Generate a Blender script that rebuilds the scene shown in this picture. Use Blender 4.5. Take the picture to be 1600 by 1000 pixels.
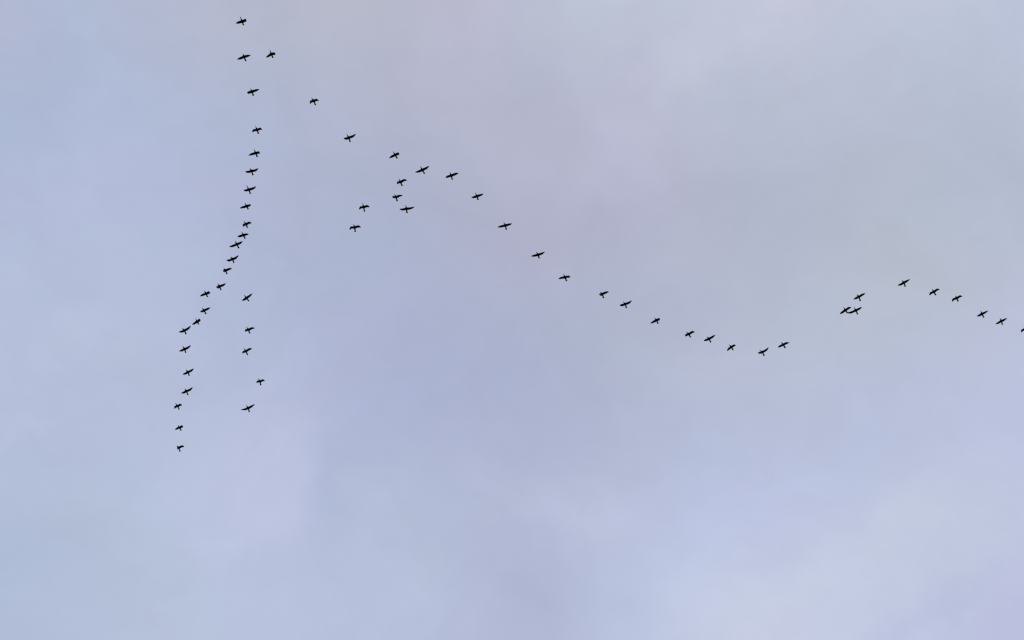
import bpy, bmesh, math, random
from mathutils import Vector, noise

scene = bpy.context.scene
for o in list(bpy.data.objects):
    bpy.data.objects.remove(o)

# ---------------------------------------------------------------- camera
ELEV = math.radians(60.0)
cam_data = bpy.data.cameras.new("camera")
cam = bpy.data.objects.new("camera", cam_data)
scene.collection.objects.link(cam)
cam.location = (0.0, 0.0, 1.6)
cam.rotation_euler = (math.pi / 2 + ELEV, 0.0, 0.0)
cam_data.sensor_width = 36.0
cam_data.angle = math.radians(22.0)
cam_data.clip_start = 0.1
cam_data.clip_end = 5000.0
scene.camera = cam
scene.cycles.filter_width = 1.3

# ---------------------------------------------------------------- exposure
scene.view_settings.view_transform = 'Standard'
scene.view_settings.look = 'None'
scene.view_settings.exposure = 0.0
scene.view_settings.gamma = 1.0
scene.view_settings.use_curve_mapping = False

# ---------------------------------------------------------------- sun behind the cloud cover
SUN_EL, SUN_AZ = math.radians(42.0), math.radians(18.0)
sun_data = bpy.data.lights.new("sun", 'SUN')
sun_data.energy = 0.8
sun_data.angle = math.radians(14.0)
sun_data.color = (1.0, 0.95, 0.88)
sun = bpy.data.objects.new("sun", sun_data)
scene.collection.objects.link(sun)
sd = Vector((math.sin(SUN_AZ) * math.cos(SUN_EL), math.cos(SUN_AZ) * math.cos(SUN_EL), math.sin(SUN_EL)))
sun.rotation_euler = sd.to_track_quat('Z', 'Y').to_euler()
sun.location = sd * 400

# ---------------------------------------------------------------- sky: Nishita air with a thin, mauve-grey stratus sheet
SKY_STRENGTH = 0.1
# cloud sheet: direction (azimuth deg, elevation deg) -> radiance of the cloud there (linear, before strength)
CLOUDS = [
    (-26.21, 64.60, (4.936, 5.134, 6.866)),
    (-20.27, 65.58, (4.673, 5.357, 7.019)),
    (-13.83, 66.31, (5.073, 5.042, 6.253)),
    (-7.02, 66.77, (4.903, 5.120, 5.936)),
    (0.00, 66.93, (5.308, 5.028, 6.545)),
    (7.02, 66.77, (5.600, 6.724, 7.431)),
    (13.83, 66.31, (5.820, 5.725, 7.197)),
    (20.27, 65.58, (5.898, 6.364, 7.646)),
    (26.21, 64.60, (5.048, 5.680, 7.138)),
    (-24.33, 62.50, (3.981, 4.951, 6.610)),
    (-18.73, 63.40, (4.434, 5.036, 7.098)),
    (-12.74, 64.07, (4.305, 5.135, 6.717)),
    (-6.45, 64.48, (4.602, 4.693, 6.232)),
    (0.00, 64.63, (4.570, 4.961, 6.163)),
    (6.45, 64.48, (5.244, 4.995, 6.578)),
    (12.74, 64.07, (5.174, 5.767, 6.942)),
    (18.73, 63.40, (4.496, 4.813, 6.025)),
    (24.33, 62.50, (4.888, 5.557, 6.812)),
    (-22.69, 60.38, (4.817, 5.177, 7.119)),
    (-17.41, 61.20, (5.141, 5.857, 8.012)),
    (-11.81, 61.82, (4.495, 4.588, 6.267)),
    (-5.97, 62.20, (4.124, 4.693, 6.091)),
    (0.00, 62.32, (4.425, 4.402, 5.891)),
    (5.97, 62.20, (4.717, 4.915, 6.303)),
    (11.81, 61.82, (4.155, 4.421, 5.652)),
    (17.41, 61.20, (4.712, 5.215, 6.344)),
    (22.69, 60.38, (4.290, 4.814, 5.934)),
    (-21.24, 58.22, (4.893, 5.623, 7.482)),
    (-16.26, 58.98, (4.726, 5.210, 6.785)),
    (-11.00, 59.54, (4.101, 4.913, 6.693)),
    (-5.55, 59.88, (4.278, 4.602, 6.601)),
    (0.00, 60.00, (4.084, 4.549, 6.077)),
    (5.55, 59.88, (4.252, 4.783, 6.117)),
    (11.00, 59.54, (4.885, 5.263, 6.590)),
    (16.26, 58.98, (4.694, 5.286, 5.894)),
    (21.24, 58.22, (5.163, 5.544, 7.349)),
    (-19.96, 56.05, (4.813, 5.280, 7.235)),
    (-15.24, 56.74, (4.759, 5.425, 7.180)),
    (-10.29, 57.25, (5.290, 5.638, 7.642)),
    (-5.19, 57.57, (3.923, 4.432, 6.331)),
    (0.00, 57.68, (4.196, 4.662, 6.693)),
    (5.19, 57.57, (4.040, 4.372, 6.019)),
    (10.29, 57.25, (4.752, 5.325, 7.012)),
    (15.24, 56.74, (4.407, 4.796, 6.996)),
    (19.96, 56.05, (4.696, 5.378, 7.568)),
    (-18.83, 53.89, (4.412, 5.214, 6.925)),
    (-14.34, 54.52, (4.839, 5.598, 7.187)),
    (-9.68, 54.99, (5.230, 5.720, 7.921)),
    (-4.87, 55.28, (4.824, 5.571, 7.220)),
    (0.00, 55.37, (4.637, 5.014, 6.692)),
    (4.87, 55.28, (5.094, 5.702, 7.643)),
    (9.68, 54.99, (4.778, 5.384, 7.973)),
    (14.34, 54.52, (5.119, 5.799, 7.144)),
    (18.83, 53.89, (5.119, 5.511, 7.126)),
    (-17.81, 51.71, (4.354, 5.046, 6.791)),
    (-13.54, 52.29, (4.898, 5.499, 7.219)),
    (-9.12, 52.72, (4.768, 5.368, 6.978)),
    (-4.59, 52.98, (4.668, 5.176, 7.239)),
    (0.00, 53.07, (4.167, 4.532, 6.445)),
    (4.59, 52.98, (4.600, 5.324, 7.298)),
    (9.12, 52.72, (5.500, 5.882, 7.312)),
    (13.54, 52.29, (5.100, 5.781, 7.810)),
    (17.81, 51.71, (3.898, 4.337, 6.846)),
]
# drifting thicker and thinner wisps in the sheet: azimuth, elevation, tilt (deg), length, width (rad), change of radiance
WISPS = [
    (-9.33, 56.03, 74, 0.0290, 0.0074, (0.0390, 0.0338, 0.0312)),
    (-7.51, 56.30, 80, 0.0219, 0.0109, (-0.0455, -0.0325, -0.0195)),
    (2.47, 55.81, -18, 0.0292, 0.0073, (0.0585, 0.0455, 0.0390)),
    (1.20, 54.58, -15, 0.0290, 0.0150, (-0.0585, -0.0546, -0.0338)),
    (8.89, 53.71, 15, 0.0364, 0.0146, (0.0455, 0.0520, 0.0260)),
    (14.75, 52.49, 22, 0.0316, 0.0078, (-0.0780, -0.0715, -0.0260)),
    (14.36, 54.56, 22, 0.0389, 0.0097, (0.0325, 0.0325, 0.0130)),
    (-18.39, 58.40, 70, 0.0194, 0.0073, (0.0455, 0.0390, 0.0260)),
    (-18.76, 55.92, 30, 0.0146, 0.0053, (0.0520, 0.0390, 0.0260)),
    (-16.63, 58.08, 60, 0.0097, 0.0061, (0.0325, 0.0260, 0.0130)),
    (-13.91, 55.95, 75, 0.0146, 0.0061, (-0.0260, -0.0234, -0.0130)),
    (-11.22, 54.48, 60, 0.0219, 0.0073, (0.0325, 0.0260, 0.0260)),
    (-3.51, 53.71, 60, 0.0219, 0.0097, (0.0325, 0.0325, 0.0195)),
    (8.19, 64.91, 40, 0.0413, 0.0109, (0.0390, 0.0390, 0.0325)),
    (11.79, 65.65, 20, 0.0292, 0.0097, (0.0260, 0.0260, 0.0195)),
    (5.95, 62.10, 0, 0.0364, 0.0109, (-0.0260, -0.0286, -0.0260)),
    (-1.60, 58.46, 15, 0.0364, 0.0170, (-0.0260, -0.0260, -0.0156)),
    (-4.49, 56.17, -10, 0.0219, 0.0085, (0.0260, 0.0260, 0.0195)),
]
world = bpy.data.worlds.new("World")
scene.world = world
world.use_nodes = True
nt = world.node_tree
nt.nodes.clear()
N, L = nt.nodes.new, nt.links.new


def math_node(op, a, b=None, c=None):
    n = N('ShaderNodeMath'); n.operation = op
    for i, v in enumerate((a, b, c)):
        if v is None: continue
        if isinstance(v, (int, float)): n.inputs[i].default_value = v
        else: L(v, n.inputs[i])
    return n.outputs[0]


def vec_node(op, a, b=None, scale=None):
    n = N('ShaderNodeVectorMath'); n.operation = op
    for i, v in enumerate((a, b)):
        if v is None: continue
        if isinstance(v, (tuple, list, Vector)): n.inputs[i].default_value = tuple(v)
        else: L(v, n.inputs[i])
    if scale is not None:
        if isinstance(scale, (int, float)): n.inputs['Scale'].default_value = scale
        else: L(scale, n.inputs['Scale'])
    return n.outputs['Value'] if op in ('DISTANCE', 'DOT_PRODUCT', 'LENGTH') else n.outputs['Vector']


def noise_node(vec, scale, detail, rough=0.5, dist=0.0):
    n = N('ShaderNodeTexNoise')
    n.inputs['Scale'].default_value = scale
    n.inputs['Detail'].default_value = detail
    n.inputs['Roughness'].default_value = rough
    n.inputs['Distortion'].default_value = dist
    L(vec, n.inputs['Vector'])
    return n


tc = N('ShaderNodeTexCoord')
dirv = tc.outputs['Generated']
# the sheet is wind-drawn: its patches are warped by slow and fast eddies
w1 = noise_node(dirv, 9.0, 3.0, 0.5)
w2 = noise_node(dirv, 34.0, 3.0, 0.55)
warp = vec_node('ADD',
                vec_node('SCALE', vec_node('SUBTRACT', w1.outputs['Color'], (0.5, 0.5, 0.5)), scale=0.07),
                vec_node('SCALE', vec_node('SUBTRACT', w2.outputs['Color'], (0.5, 0.5, 0.5)), scale=0.022))
wd = vec_node('ADD', dirv, warp)
acc = wsum = None
S = 0.034
for (az, el, col) in CLOUDS:
    a, e = math.radians(az), math.radians(el)
    p = (math.sin(a) * math.cos(e), math.cos(a) * math.cos(e), math.sin(e))
    d = vec_node('DISTANCE', wd, p)
    d2 = math_node('MULTIPLY', math_node('MULTIPLY', d, d), -1.0 / (S * S))
    w = math_node('ADD', math_node('EXPONENT', d2), 1e-6)
    cv = vec_node('SCALE', col, scale=w)
    acc = cv if acc is None else vec_node('ADD', acc, cv)
    wsum = w if wsum is None else math_node('ADD', wsum, w)
cloud = vec_node('SCALE', acc, scale=math_node('DIVIDE', 1.0, wsum))
w3 = noise_node(dirv, 18.0, 6.0, 0.62)
ragged = vec_node('ADD', dirv, vec_node('SCALE', vec_node('SUBTRACT', w3.outputs['Color'], (0.5, 0.5, 0.5)), scale=0.075))
delta = None
for (az, el, tilt, sl, sw, g) in WISPS:
    a, e, q = math.radians(az), math.radians(el), math.radians(tilt)
    p = Vector((math.sin(a) * math.cos(e), math.cos(a) * math.cos(e), math.sin(e)))
    rt_ = Vector((math.cos(a), -math.sin(a), 0.0))
    up_ = rt_.cross(p)
    e1 = rt_ * math.cos(q) + up_ * math.sin(q)
    e2 = up_ * math.cos(q) - rt_ * math.sin(q)
    d = vec_node('SUBTRACT', ragged, p)
    m1 = vec_node('DOT_PRODUCT', d, e1 / sl)
    m2 = vec_node('DOT_PRODUCT', d, e2 / sw)
    r2 = math_node('MULTIPLY_ADD', m1, m1, math_node('MULTIPLY', m2, m2))
    w = math_node('EXPONENT', math_node('MULTIPLY', r2, -1.0))
    dv = vec_node('SCALE', g, scale=w)
    delta = dv if delta is None else vec_node('ADD', delta, dv)
cloud = vec_node('MULTIPLY', cloud, vec_node('ADD', delta, (1, 1, 1)))
# soft billows and faint wisps in brightness, slight drift of hue between mauve and blue
b1 = noise_node(wd, 22.0, 5.0, 0.52).outputs['Fac']
b2 = noise_node(vec_node('MULTIPLY', wd, (1.0, 1.6, 1.0)), 75.0, 5.0, 0.6).outputs['Fac']
gain = math_node('ADD', 1.0, math_node('ADD',
       math_node('MULTIPLY', math_node('SUBTRACT', b1, 0.5), 0.16),
       math_node('MULTIPLY', math_node('SUBTRACT', b2, 0.5), 0.07)))
cloud = vec_node('SCALE', cloud, scale=gain)
hn = noise_node(vec_node('ADD', wd, (3.1, 1.7, 0.4)), 26.0, 4.0, 0.5).outputs['Fac']
hue = vec_node('ADD', vec_node('SCALE', (1.0, -0.25, -0.35), scale=math_node('MULTIPLY', math_node('SUBTRACT', hn, 0.5), 0.05)), (1, 1, 1))
cloud = vec_node('MULTIPLY', cloud, hue)

sky = N('ShaderNodeTexSky')
sky.sky_type = 'NISHITA'
sky.sun_disc = False
sky.sun_elevation = SUN_EL
sky.sun_rotation = SUN_AZ
cover = N('ShaderNodeMix'); cover.data_type = 'RGBA'
cover.inputs['Factor'].default_value = 0.9
L(sky.outputs['Color'], cover.inputs['A'])
L(cloud, cover.inputs['B'])
# below the horizon the sheet gives way to dark land
sep = N('ShaderNodeSeparateXYZ'); L(dirv, sep.inputs[0])
mr = N('ShaderNodeMapRange'); L(sep.outputs['Z'], mr.inputs['Value'])
mr.inputs['From Min'].default_value = -0.02
mr.inputs['From Max'].default_value = 0.02
land = N('ShaderNodeMix'); land.data_type = 'RGBA'
L(mr.outputs['Result'], land.inputs['Factor'])
land.inputs['A'].default_value = (0.25, 0.27, 0.22, 1.0)
L(cover.outputs['Result'], land.inputs['B'])
bg = N('ShaderNodeBackground'); bg.inputs['Strength'].default_value = SKY_STRENGTH
L(land.outputs['Result'], bg.inputs['Color'])
out = N('ShaderNodeOutputWorld'); L(bg.outputs[0], out.inputs['Surface'])

# ---------------------------------------------------------------- plumage
def plumage():
    m = bpy.data.materials.new("black_plumage")
    m.use_nodes = True
    t = m.node_tree
    b = t.nodes['Principled BSDF']
    c = t.nodes.new('ShaderNodeTexCoord')
    n = t.nodes.new('ShaderNodeTexNoise'); n.inputs['Scale'].default_value = 22.0; n.inputs['Detail'].default_value = 4.0
    r = t.nodes.new('ShaderNodeValToRGB')
    r.color_ramp.elements[0].position = 0.35; r.color_ramp.elements[0].color = (0.006, 0.007, 0.008, 1)
    r.color_ramp.elements[1].position = 0.72; r.color_ramp.elements[1].color = (0.020, 0.019, 0.016, 1)
    t.links.new(c.outputs['Object'], n.inputs['Vector'])
    t.links.new(n.outputs['Fac'], r.inputs['Fac'])
    t.links.new(r.outputs['Color'], b.inputs['Base Color'])
    b.inputs['Roughness'].default_value = 0.75
    b.inputs['Specular IOR Level'].default_value = 0.15
    return m


PLUMAGE = plumage()

# ---------------------------------------------------------------- one bird: a single continuous skin of bill, head, neck, trunk, tail and wings
def spline(pts, n):
    """n points along a smooth curve through the given joints"""
    P = [2 * pts[0] - pts[1]] + list(pts) + [2 * pts[-1] - pts[-2]]
    res = []
    segs = len(pts) - 1
    for i in range(n):
        s = i / (n - 1) * segs
        k = min(int(s), segs - 1); t = s - k
        a, b, c, d = P[k:k + 4]
        res.append(0.5 * ((2 * b) + (c - a) * t + (2 * a - 5 * b + 4 * c - d) * t * t + (3 * b - a - 3 * c + d) * t * t * t))
    return res


def profile(tab, x):
    for (x0, y0), (x1, y1) in zip(tab, tab[1:]):
        if x <= x1:
            f = (x - x0) / (x1 - x0) if x1 > x0 else 0
            return tuple(a + (b - a) * f for a, b in zip(y0, y1))
    return tab[-1][1]


# wing chord along the span: pointed when stretched, broad and rounded when the hand is cupped
CHORD = [(0, (0.275, 0.28)), (0.15, (0.25, 0.265)), (0.32, (0.232, 0.26)), (0.48, (0.225, 0.265)), (0.62, (0.190, 0.265)), (0.8, (0.135, 0.25)), (0.92, (0.078, 0.19)), (1.0, (0.018, 0.07))]


def bird_mesh(name, h, t, lw, lt, rw, rt, cups, rng):
    bm = bmesh.new()
    fwd = (h - t).normalized()
    level = Vector((0, 0, 1)).cross(fwd).normalized()
    side = (rt - lt).normalized() * 0.35 + level * 0.65          # the trunk banks a little with the wings
    side = (side - fwd * side.dot(fwd)).normalized()
    up = fwd.cross(side).normalized()
    hd, tl = h.normalized(), t.normalized()
    h = h + hd * 0.035
    t = t + tl * 0.02
    lh, ltail = h.length, t.length
    # stations: (position, half width, half height)
    st = [
        (h, 0.005, 0.005),
        (h - hd * 0.045, 0.012, 0.011),
        (h - hd * 0.075, 0.030, 0.028),
        (h - hd * 0.110, 0.034, 0.031),
        (h - hd * 0.150, 0.031, 0.029),
        (hd * max(lh - 0.20, 0.215), 0.038, 0.034),
        (hd * 0.180, 0.060, 0.050),
        (hd * 0.130, 0.074, 0.062),
        (hd * 0.060, 0.080, 0.070),
        (hd * 0.000, 0.080, 0.070),
        (tl * 0.110, 0.076, 0.062),
        (tl * 0.150, 0.070, 0.050),
        (tl * max(ltail - 0.15, 0.18), 0.062, 0.040),
        (tl * max(ltail - 0.09, 0.21), 0.066, 0.022),
        (tl * (ltail - 0.035), TAILW[0] * rng.uniform(.75, 1.1), 0.010),
        (tl * (ltail - 0.005), TAILW[1] * rng.uniform(.8, 1.1), 0.006),
        (tl * (ltail + 0.010), 0.050, 0.003),
    ]
    rings = []
    for (p, a, b) in st:
        rings.append([bm.verts.new(p + side * (a * math.cos(k * math.pi / 4)) + up * (b * math.sin(k * math.pi / 4))) for k in range(8)])
    A, Dn = 7, 10                                    # shoulder spans rings A..Dn
    for i in range(len(rings) - 1):
        for k in range(8):
            if A <= i < Dn and k in (0, 7, 3, 4):    # openings where the wings grow out
                continue
            k2 = (k + 1) % 8
            bm.faces.new((rings[i][k], rings[i][k2], rings[i + 1][k2], rings[i + 1][k]))
    bm.faces.new(rings[0]); bm.faces.new(list(reversed(rings[-1])))
    for sgn, w, tip, cup in ((1, rw, rt, cups[1]), (-1, lw, lt, cups[0])):
        k0 = 0 if sgn > 0 else 4
        ku, kd = (1, 7) if sgn > 0 else (3, 5)
        loop = [rings[i][ku] for i in (7, 8, 9, 10)] + [rings[10][k0]] + [rings[i][kd] for i in (10, 9, 8, 7)] + [rings[7][k0]]
        root = side * (sgn * 0.03)
        pts = spline([root, w, tip], 13)
        for j in range(13):                          # keep a definite bend at the wrist
            s = j / 6
            q = root.lerp(w, s) if s <= 1 else w.lerp(tip, s - 1)
            pts[j] = pts[j].lerp(q, 0.6)
        prev = loop
        for j in range(1, 13):
            s = j / 12
            tan = (pts[min(j + 1, 12)] - pts[j - 1]).normalized()
            ch = fwd - tan * fwd.dot(tan)
            if ch.length < 1e-3: ch = fwd.copy()
            ch.normalize()
            nrm = ch.cross(tan) * sgn
            nrm.normalize()
            c0, c1 = profile(CHORD, s)
            c = (c0 + (c1 - c0) * cup) * 0.985
            if 2 < j < 12: c *= 1 + rng.uniform(-0.05, 0.05)
            th = 0.018 * (1 - s) + 0.003
            base = pts[j]
            rows = [(0.42, 0.75), (0.16, 1.0), (-0.18, 0.7), (-0.42, 0.3)]
            cur = [bm.verts.new(base + ch * (c * f) + nrm * (th * g + 0.012 * (1 - abs(f) * 2))) for f, g in rows]
            cur.append(bm.verts.new(base - ch * (c * (0.5 + (rng.uniform(0, 0.10) if j > 3 else 0)))))
            cur += [bm.verts.new(base + ch * (c * f) + nrm * (-th * g * 0.6 + 0.012 * (1 - abs(f) * 2))) for f, g in reversed(rows)]
            cur.append(bm.verts.new(base + ch * (c * 0.5)))
            for q in range(10):
                q2 = (q + 1) % 10
                bm.faces.new((prev[q], prev[q2], cur[q2], cur[q]))
            prev = cur
        bm.faces.new(prev)
    bmesh.ops.recalc_face_normals(bm, faces=bm.faces)
    me = bpy.data.meshes.new(name)
    bm.to_mesh(me); bm.free()
    for p in me.polygons: p.use_smooth = True
    me.materials.append(PLUMAGE)
    return me


TAILW = (0.098, 0.092)
GROUP = "black birds flying in a straggling flock"
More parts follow.
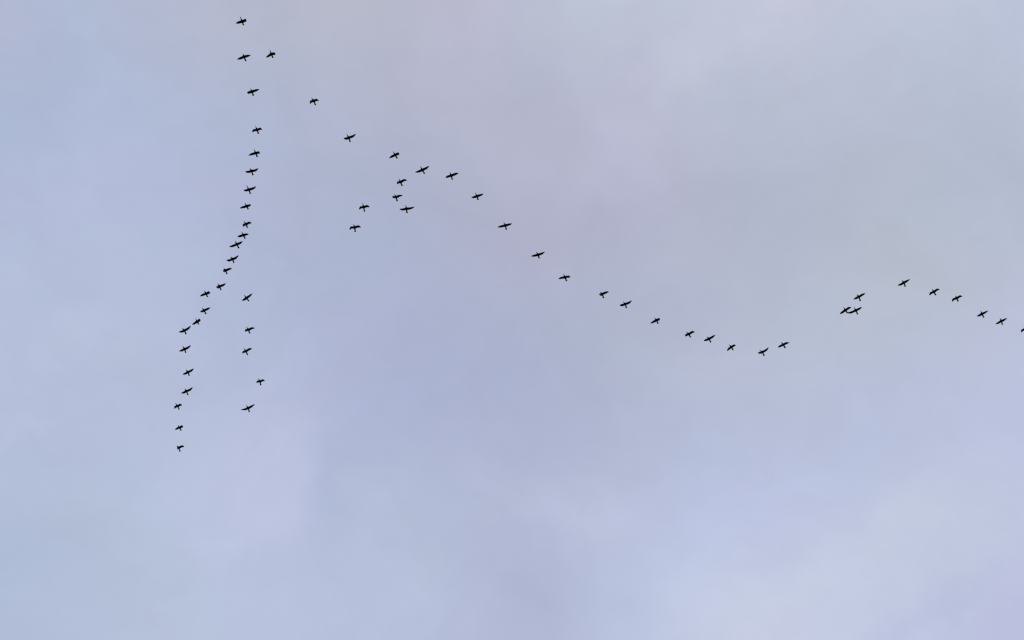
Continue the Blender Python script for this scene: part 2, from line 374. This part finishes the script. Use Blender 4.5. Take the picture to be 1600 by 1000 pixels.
# world place in metres; then, from the trunk: bill tip, tail tip, wrist and tip of either wing, how broad and cupped each hand is; and the label
BIRDS = [
    ((-21.99,86.29,199.73),(-0.15,-0.424,0.0),(0.078,0.311,0.0),(-0.273,0.104,0.07),(-0.505,0.059,-0.214),(0.228,-0.143,-0.133),(0.376,-0.346,-0.405),(0.2,1),
     "topmost black bird of the whole flock, its right-hand wing foreshortened to a stub"),
    ((-21.94,89.2,199.2),(-0.09,-0.286,0.0),(0.113,0.355,0.0),(-0.321,0.126,0.0),(-0.555,0.084,-0.283),(0.293,-0.092,0.0),(0.569,-0.247,-0.192),(0,0),
     "black bird with level outspread wings, second from top of the long left-hand file"),
    ((-19.81,89.49,200.37),(-0.114,-0.385,0.0),(0.102,0.305,0.0),(-0.248,0.163,0.043),(-0.433,0.162,-0.278),(0.228,-0.125,-0.15),(0.364,-0.289,-0.452),(0,1),
     "small black bird with stubby right-hand wing, beside the second bird of the left-hand file"),
    ((-21.47,92.43,199.41),(-0.119,-0.273,0.0),(0.094,0.349,0.0),(-0.239,0.125,0.131),(-0.391,0.016,-0.189),(0.339,-0.128,0.0),(0.625,-0.301,-0.159),(0.5,0),
     "black bird with straight outspread wings, third from top of the left-hand file"),
    ((-21.19,95.76,199.05),(-0.105,-0.365,0.0),(0.101,0.324,0.0),(-0.264,0.085,0.115),(-0.457,0.347,0.29),(0.287,-0.118,0.0),(0.415,0.105,0.266),(0,0),
     "black bird with wings bent down like a letter M, fourth in the left-hand file"),
    ((-21.55,98.57,200.39),(-0.127,-0.371,0.0),(0.119,0.33,0.0),(-0.328,0.096,0.0),(-0.626,0.283,0.112),(0.257,-0.109,-0.111),(0.33,0.042,0.219),(0,0.7),
     "black bird with long left-hand wing and blunt right-hand wing, fifth in the left-hand file"),
    ((-22.21,101.31,202.46),(-0.132,-0.305,0.0),(0.102,0.366,0.0),(-0.304,0.073,0.0),(-0.519,-0.086,-0.255),(0.331,-0.079,0.0),(0.606,-0.314,-0.08),(0,0),
     "slim black bird with wings curved up into a shallow bow, sixth in left-hand file"),
    ((-22.48,102.85,201.99),(-0.16,-0.411,0.0),(0.118,0.368,0.0),(-0.251,0.119,0.113),(-0.437,-0.041,-0.164),(0.373,-0.135,0.0),(0.648,-0.365,-0.09),(0,0),
     "black bird with thin upright neck and raised right-hand wingtip, seventh in left-hand file"),
    ((-22.72,104.36,201.85),(-0.158,-0.333,0.0),(0.112,0.284,0.0),(-0.334,0.099,0.0),(-0.629,0.275,0.136),(0.212,-0.151,-0.148),(0.343,-0.042,0.18),(0,0.4),
     "black bird with long thin left-hand wing, eighth from top of the left-hand file"),
    ((-22.63,104.96,199.67),(-0.152,-0.338,0.0),(0.115,0.308,0.0),(-0.202,0.136,0.175),(-0.317,0.419,0.384),(0.274,-0.154,0.0),(0.478,0.01,0.262),(0.3,0),
     "small black bird with right-hand wingtip bent back, topmost of the tight bunch in left-hand file"),
    ((-23.03,106.68,200.93),(-0.158,-0.342,0.0),(0.105,0.311,0.0),(-0.306,0.081,0.0),(-0.506,0.012,-0.304),(0.281,-0.103,-0.018),(0.467,-0.254,-0.3),(0,0),
     "thick-winged black bird just above the widest bird in the tight bunch of left-hand file"),
    ((-23.52,107.01,199.89),(-0.147,-0.323,0.0),(0.135,0.361,0.0),(-0.375,0.162,0.0),(-0.651,0.106,-0.24),(0.27,-0.13,-0.01),(0.513,-0.378,-0.137),(0,0),
     "widest black bird in the tight bunch, eleventh of the left-hand file, right-hand wing swept forward"),
    ((-23.91,108.23,199.48),(-0.163,-0.231,0.0),(0.075,0.344,0.0),(-0.308,0.125,0.0),(-0.522,-0.043,-0.251),(0.259,-0.142,-0.054),(0.53,-0.416,-0.054),(0,0),
     "black bird with wings curved forward like a crescent, twelfth in the left-hand file"),
    ((-24.54,109.18,199.21),(-0.17,-0.2,0.0),(0.091,0.345,0.0),(-0.149,0.163,0.204),(-0.269,0.387,0.472),(0.281,-0.119,0.0),(0.527,-0.058,0.269),(0.8,0),
     "black bird whose left-hand wing is hidden and right-hand wing stretched, thirteenth in left-hand file"),
    ((-25.21,111.0,199.64),(-0.149,-0.297,0.0),(0.103,0.335,0.0),(-0.18,0.175,0.165),(-0.323,0.37,0.445),(0.339,-0.145,0.0),(0.528,-0.12,0.317),(0.6,0),
     "black bird with stubby left-hand wing, where the left-hand file turns to the left"),
    ((-26.79,113.33,202.5),(-0.133,-0.321,0.0),(0.111,0.309,0.0),(-0.298,0.116,0.0),(-0.506,0.073,-0.303),(0.232,-0.16,-0.102),(0.382,-0.381,-0.357),(0,1),
     "black bird with pointed left-hand wing and round stubby right-hand wing, fifteenth in left-hand file"),
    ((-27.01,114.8,202.1),(-0.152,-0.284,0.0),(0.138,0.324,0.0),(-0.209,0.168,0.135),(-0.398,0.377,0.375),(0.301,-0.155,0.0),(0.554,-0.15,0.269),(0,0),
     "black bird with right-hand wing stretched up, directly below the fifteenth of the left-hand file"),
    ((-23.22,113.49,202.01),(-0.197,-0.315,0.0),(0.192,0.296,0.0),(-0.227,0.19,0.051),(-0.436,0.412,0.26),(0.291,-0.225,0.0),(0.511,-0.3,0.288),(0,0),
     "lone black bird with steeply tilted wings, topmost of the short right-hand file"),
    ((-27.67,115.87,201.99),(-0.128,-0.335,0.0),(0.12,0.25,0.0),(-0.238,0.179,0.039),(-0.432,0.131,-0.272),(0.192,-0.203,-0.109),(0.319,-0.457,-0.346),(0,1),
     "small black bird almost touching the wingtip of the wide bird below it in left-hand file"),
    ((-28.49,115.35,199.56),(-0.184,-0.263,0.0),(0.112,0.356,0.0),(-0.275,0.124,0.0),(-0.553,0.269,0.196),(0.313,-0.193,0.0),(0.585,-0.494,0.0),(0,0),
     "wide black bird with curved wings just below a small one its wingtip nearly touches"),
    ((-28.66,117.51,200.03),(-0.161,-0.336,0.0),(0.066,0.352,0.0),(-0.261,0.147,0.023),(-0.527,0.336,0.197),(0.299,-0.156,0.0),(0.57,-0.408,-0.003),(0,0),
     "black bird with evenly curved wings, sixth from bottom of the left-hand file"),
    ((-28.7,120.63,201.29),(-0.15,-0.281,0.0),(0.101,0.345,0.0),(-0.259,0.159,0.0),(-0.518,0.343,0.19),(0.282,-0.159,0.0),(0.55,-0.41,-0.04),(0,0),
     "black bird with short round tail and tilted spread wings, fifth from bottom of left-hand file"),
    ((-29.01,122.86,201.71),(-0.148,-0.257,0.0),(0.101,0.364,0.0),(-0.254,0.158,0.022),(-0.526,0.336,0.198),(0.315,-0.15,0.0),(0.583,-0.428,0.0),(0,0),
     "black bird with wide tilted wings, fourth from bottom of the left-hand file"),
    ((-29.97,124.73,202.2),(-0.181,-0.317,0.0),(0.111,0.338,0.0),(-0.225,0.149,0.131),(-0.365,0.452,0.291),(0.257,-0.156,-0.001),(0.355,0.056,0.286),(0,0.4),
     "small black bird with both wings bent, third from bottom of the left-hand file"),
    ((-29.96,127.08,202.31),(-0.127,-0.266,0.0),(0.114,0.293,0.0),(-0.24,0.144,0.108),(-0.396,0.084,-0.222),(0.214,-0.179,-0.111),(0.352,-0.434,-0.341),(0,0.8),
     "small black bird with folded right-hand wing, second from bottom of the left-hand file"),
    ((-29.69,127.18,199.13),(-0.164,-0.203,0.0),(0.089,0.393,0.0),(-0.12,0.172,0.215),(-0.197,0.461,0.432),(0.306,-0.156,0.0),(0.464,0.048,0.265),(0,0),
     "bottommost bird of the left-hand file, left-hand wing hidden and right-hand wing hooked"),
    ((-23.11,116.24,201.21),(-0.165,-0.32,0.0),(0.097,0.343,0.0),(-0.221,0.126,0.159),(-0.34,0.398,0.38),(0.294,-0.166,0.0),(0.534,-0.032,0.248),(0.4,0),
     "small black bird with hooked right-hand wing, second from top of the short file"),
    ((-23.48,118.58,201.47),(-0.166,-0.312,0.0),(0.136,0.357,0.0),(-0.221,0.149,0.138),(-0.378,0.415,0.341),(0.308,-0.212,0.0),(0.529,-0.122,0.283),(0,0),
     "black bird with bent right-hand wing and narrow tail, middle of the short five-bird file"),
    ((-22.3,121.3,200.81),(-0.158,-0.327,0.0),(0.04,0.372,0.0),(-0.23,0.1,0.164),(-0.376,0.371,0.369),(0.225,-0.015,0.197),(0.388,0.219,0.434),(0,0),
     "small black bird with arched M-shaped wings, fourth in the short file, just above the last"),
    ((-23.34,123.26,199.5),(-0.166,-0.328,0.0),(0.087,0.374,0.0),(-0.315,0.136,0.0),(-0.664,0.224,0.086),(0.278,-0.17,0.0),(0.608,-0.419,0.0),(0,0),
     "wide black bird with spread bow-shaped wings, bottommost of the short file"),
    ((-16.52,93.87,200.68),(-0.165,-0.288,0.0),(0.136,0.358,0.0),(-0.242,0.12,0.13),(-0.341,0.428,0.309),(0.273,-0.12,-0.031),(0.436,0.106,0.212),(0,0),
     "black bird with wings bent down in an arch, at the diagonal line's upper end"),
    ((-13.59,96.53,199.14),(-0.16,-0.337,0.0),(0.096,0.355,0.0),(-0.225,0.14,0.141),(-0.418,-0.008,-0.138),(0.324,-0.142,0.0),(0.61,-0.374,-0.039),(0.2,0),
     "black bird with long raised right-hand wing and short left-hand wing, third in the diagonal line"),
    ((-12.75,104.79,202.52),(-0.078,-0.387,0.0),(0.064,0.428,0.0),(-0.267,0.093,0.101),(-0.426,0.387,0.258),(0.293,-0.091,0.0),(0.51,0.114,0.219),(0,0),
     "upper of two black birds with M-shaped arched wings, left of the small hook group"),
    ((-13.56,106.63,202.25),(-0.084,-0.33,0.0),(0.032,0.421,0.0),(-0.314,0.01,0.0),(-0.465,0.322,0.129),(0.317,-0.107,0.0),(0.533,0.11,0.207),(0,0),
     "lower of two black birds with M-shaped arched wings, left of the small hook group"),
    ((-9.86,103.04,200.98),(-0.135,-0.308,0.0),(0.08,0.374,0.0),(-0.23,0.081,0.175),(-0.338,-0.097,-0.131),(0.268,-0.134,0.0),(0.565,-0.273,-0.172),(0,0),
     "black bird with short left-hand wing and narrow tail, above the widest bird of the hook"),
    ((-8.95,103.64,199.99),(-0.072,-0.358,0.0),(0.023,0.388,0.0),(-0.31,0.065,0.0),(-0.615,0.142,0.195),(0.354,-0.05,0.0),(0.681,-0.109,0.163),(0.2,0),
     "very wide black bird with nearly level wings, bottom of the small hook-shaped group"),
    ((-9.94,99.76,202.42),(-0.145,-0.339,0.0),(0.189,0.301,0.0),(-0.265,0.141,0.01),(-0.515,0.378,0.145),(0.237,-0.163,-0.084),(0.353,-0.047,0.247),(0,0.9),
     "black bird with blunt right-hand wing, in the diagonal line directly above the hook group"),
    ((-7.59,100.5,201.08),(-0.167,-0.339,0.0),(0.176,0.344,0.0),(-0.35,0.16,0.0),(-0.631,0.322,0.177),(0.328,-0.17,0.0),(0.582,-0.243,0.259),(0,0),
     "black bird with the broadest tilted wings, on the diagonal line right above the hook group"),
    ((-9.53,102.29,202.32),(-0.124,-0.318,0.0),(0.146,0.343,0.0),(-0.227,0.115,0.159),(-0.308,0.394,0.388),(0.319,-0.201,0.0),(0.561,-0.059,0.241),(0,0),
     "small black bird with bent wings, topmost of the hook group under the diagonal line"),
    ((-5.17,101.59,202.18),(-0.14,-0.342,0.0),(0.074,0.367,0.0),(-0.285,0.093,0.01),(-0.498,0.309,0.223),(0.307,-0.137,0.0),(0.608,-0.126,0.214),(0.3,0.3),
     "black bird with long rounded wings, right of the broad-winged one in the diagonal line"),
    ((-2.98,102.88,200.82),(-0.141,-0.342,0.0),(0.094,0.318,0.0),(-0.221,0.137,0.151),(-0.478,0.059,-0.103),(0.26,-0.038,0.145),(0.558,-0.227,0.034),(0,0),
     "black bird with fan tail and straight wings, seventh bird down the diagonal line"),
    ((-0.57,105.48,200.44),(-0.137,-0.304,0.0),(0.085,0.386,0.0),(-0.341,0.082,0.0),(-0.668,0.072,-0.173),(0.315,-0.096,0.0),(0.564,-0.293,-0.19),(0.1,0),
     "wide black bird with level straight wings near picture centre, eighth down the diagonal line"),
    ((2.25,108.74,201.18),(-0.14,-0.286,0.0),(0.094,0.317,0.0),(-0.298,0.068,0.0),(-0.617,0.029,-0.183),(0.297,-0.121,0.0),(0.587,-0.34,-0.071),(0,0),
     "black bird with slim pointed wings, ninth down the diagonal line"),
    ((4.58,110.58,200.51),(-0.136,-0.326,0.0),(0.136,0.357,0.0),(-0.318,0.053,0.0),(-0.559,0.277,0.17),(0.277,-0.101,-0.058),(0.469,0.07,0.208),(0,0.2),
     "black bird with bent rough-edged wings, tenth down the diagonal line"),
    ((7.78,111.64,199.43),(-0.167,-0.213,0.0),(0.117,0.381,0.0),(-0.132,0.179,0.201),(-0.24,0.353,0.509),(0.297,-0.162,0.0),(0.584,-0.114,0.229),(0.7,0),
     "black bird with short blunt left-hand wing, eleventh down the diagonal line"),
    ((9.82,112.97,200.01),(-0.201,-0.276,0.0),(0.097,0.358,0.0),(-0.246,0.139,0.1),(-0.489,0.02,-0.153),(0.299,-0.143,0.0),(0.557,-0.401,-0.06),(0.3,0),
     "black bird with raised right-hand wing and blunt left-hand wing, twelfth down the diagonal line"),
    ((12.7,115.75,202.04),(-0.196,-0.26,0.0),(0.144,0.328,0.0),(-0.283,0.166,0.0),(-0.518,0.417,0.137),(0.158,-0.191,-0.169),(0.311,-0.059,0.14),(0,0.8),
     "black bird with stubby right-hand wing and separate round tail, thirteenth down the diagonal line"),
    ((15.34,115.37,198.96),(-0.202,-0.241,0.0),(0.163,0.298,0.0),(-0.194,0.165,0.159),(-0.255,0.446,0.391),(0.304,-0.233,0.0),(0.546,-0.086,0.239),(0.3,0),
     "small black bird with drooping short left-hand wing, left of a pair low on the diagonal"),
    ((17.11,115.85,198.97),(-0.175,-0.234,0.0),(0.172,0.331,0.0),(-0.208,0.173,0.13),(-0.47,0.099,-0.12),(0.291,-0.201,0.0),(0.517,-0.477,-0.1),(0,0),
     "black bird with sharp pointed wings in a shallow V, fourth from the diagonal's lower end"),
    ((19.32,118.04,201.29),(-0.221,-0.245,0.0),(0.161,0.303,0.0),(-0.214,0.206,0.043),(-0.346,0.52,0.187),(0.221,-0.198,-0.045),(0.403,-0.047,0.24),(0,0),
     "black bird with drooping left-hand wingtip and hunched right-hand wing, left of the line's dip"),
    ((21.92,117.75,199.91),(-0.278,-0.244,0.0),(0.178,0.359,0.0),(-0.189,0.169,0.161),(-0.406,0.016,-0.097),(0.305,-0.212,0.0),(0.519,-0.512,-0.027),(0,0),
     "lowest bird of the diagonal line, right-hand wing raised high in a V"),
    ((23.83,117.59,200.92),(-0.204,-0.277,0.0),(0.192,0.31,0.0),(-0.23,0.173,0.086),(-0.499,0.154,-0.167),(0.272,-0.179,0.0),(0.486,-0.362,-0.24),(0,0.2),
     "last bird at the right end of the diagonal line, just up from the lowest"),
    ((30.12,112.61,200.67),(-0.211,-0.251,0.0),(0.147,0.391,0.0),(-0.22,0.178,0.098),(-0.48,0.158,-0.165),(0.278,-0.212,0.0),(0.521,-0.447,-0.149),(0,0),
     "black bird right above the overlapping pair, with straight tilted wings"),
    ((28.96,113.66,200.16),(-0.19,-0.314,0.0),(0.193,0.275,0.0),(-0.255,0.202,0.0),(-0.439,0.479,0.161),(0.254,-0.218,0.0),(0.536,-0.154,0.23),(0,0),
     "left bird of the overlapping pair, its tail touching its neighbour's wing"),
    ((30.26,115.17,202.77),(-0.193,-0.323,0.0),(0.172,0.375,0.0),(-0.43,0.216,0.0),(-0.787,0.191,-0.094),(0.261,-0.159,0.0),(0.49,-0.422,-0.123),(0,0),
     "right bird of the overlapping pair, its left-hand wing crossing its neighbour's tail"),
    ((33.74,110.58,199.57),(-0.186,-0.232,0.0),(0.139,0.376,0.0),(-0.252,0.177,0.0),(-0.567,0.157,-0.193),(0.186,-0.204,-0.118),(0.477,-0.429,-0.156),(0,0),
     "highest bird of the right-hand group, wings straight and tilted up to the right"),
    ((36.54,111.99,200.44),(-0.162,-0.299,0.0),(0.191,0.306,0.0),(-0.245,0.162,0.062),(-0.307,0.486,0.229),(0.259,-0.229,0.0),(0.537,-0.119,0.218),(0,0),
     "black bird with hooked right-hand wingtip, next right of the highest in the right-hand group"),
    ((38.42,112.14,199.6),(-0.129,-0.222,0.0),(0.147,0.305,0.0),(-0.284,0.108,0.0),(-0.339,0.439,0.157),(0.26,-0.197,0.0),(0.515,-0.046,0.221),(0,0),
     "black bird with angular bent wings, second right of the highest in the right-hand group"),
    ((41.1,114.7,201.32),(-0.159,-0.342,0.0),(0.17,0.336,0.0),(-0.187,0.2,0.123),(-0.468,0.154,-0.114),(0.263,-0.08,0.12),(0.502,-0.338,0.006),(0,0),
     "black bird with straight slanted wings, upper left of two similar ones near right edge"),
    ((42.54,114.59,199.89),(-0.14,-0.308,0.0),(0.132,0.347,0.0),(-0.257,0.112,-0.107),(-0.468,0.358,0.073),(0.218,-0.183,-0.095),(0.516,-0.226,0.121),(0,0),
     "black bird with straight slanted wings, last whole bird before the right edge"),
    ((44.79,115.56,200.21),(-0.17,-0.31,0.0),(0.178,0.336,0.0),(-0.265,0.142,0.0),(-0.316,0.461,0.181),(0.256,-0.232,0.0),(0.538,-0.093,0.196),(0,0),
     "black bird cut off by the right edge of the picture, only one wing showing"),
]

for i, (loc, h, t, lw, lt, rw, rt, cups, label) in enumerate(BIRDS):
    rng = random.Random(100 + i)
    V = [Vector(q) for q in (h, t, lw, lt, rw, rt)]
    me = bird_mesh("flying_bird", *V, cups, rng)
    o = bpy.data.objects.new("flying_bird", me)
    o.location = loc
    sub = o.modifiers.new("smooth", 'SUBSURF'); sub.levels = 1; sub.render_levels = 1
    scene.collection.objects.link(o)
    o["label"] = label
    o["category"] = "bird"
    o["group"] = GROUP
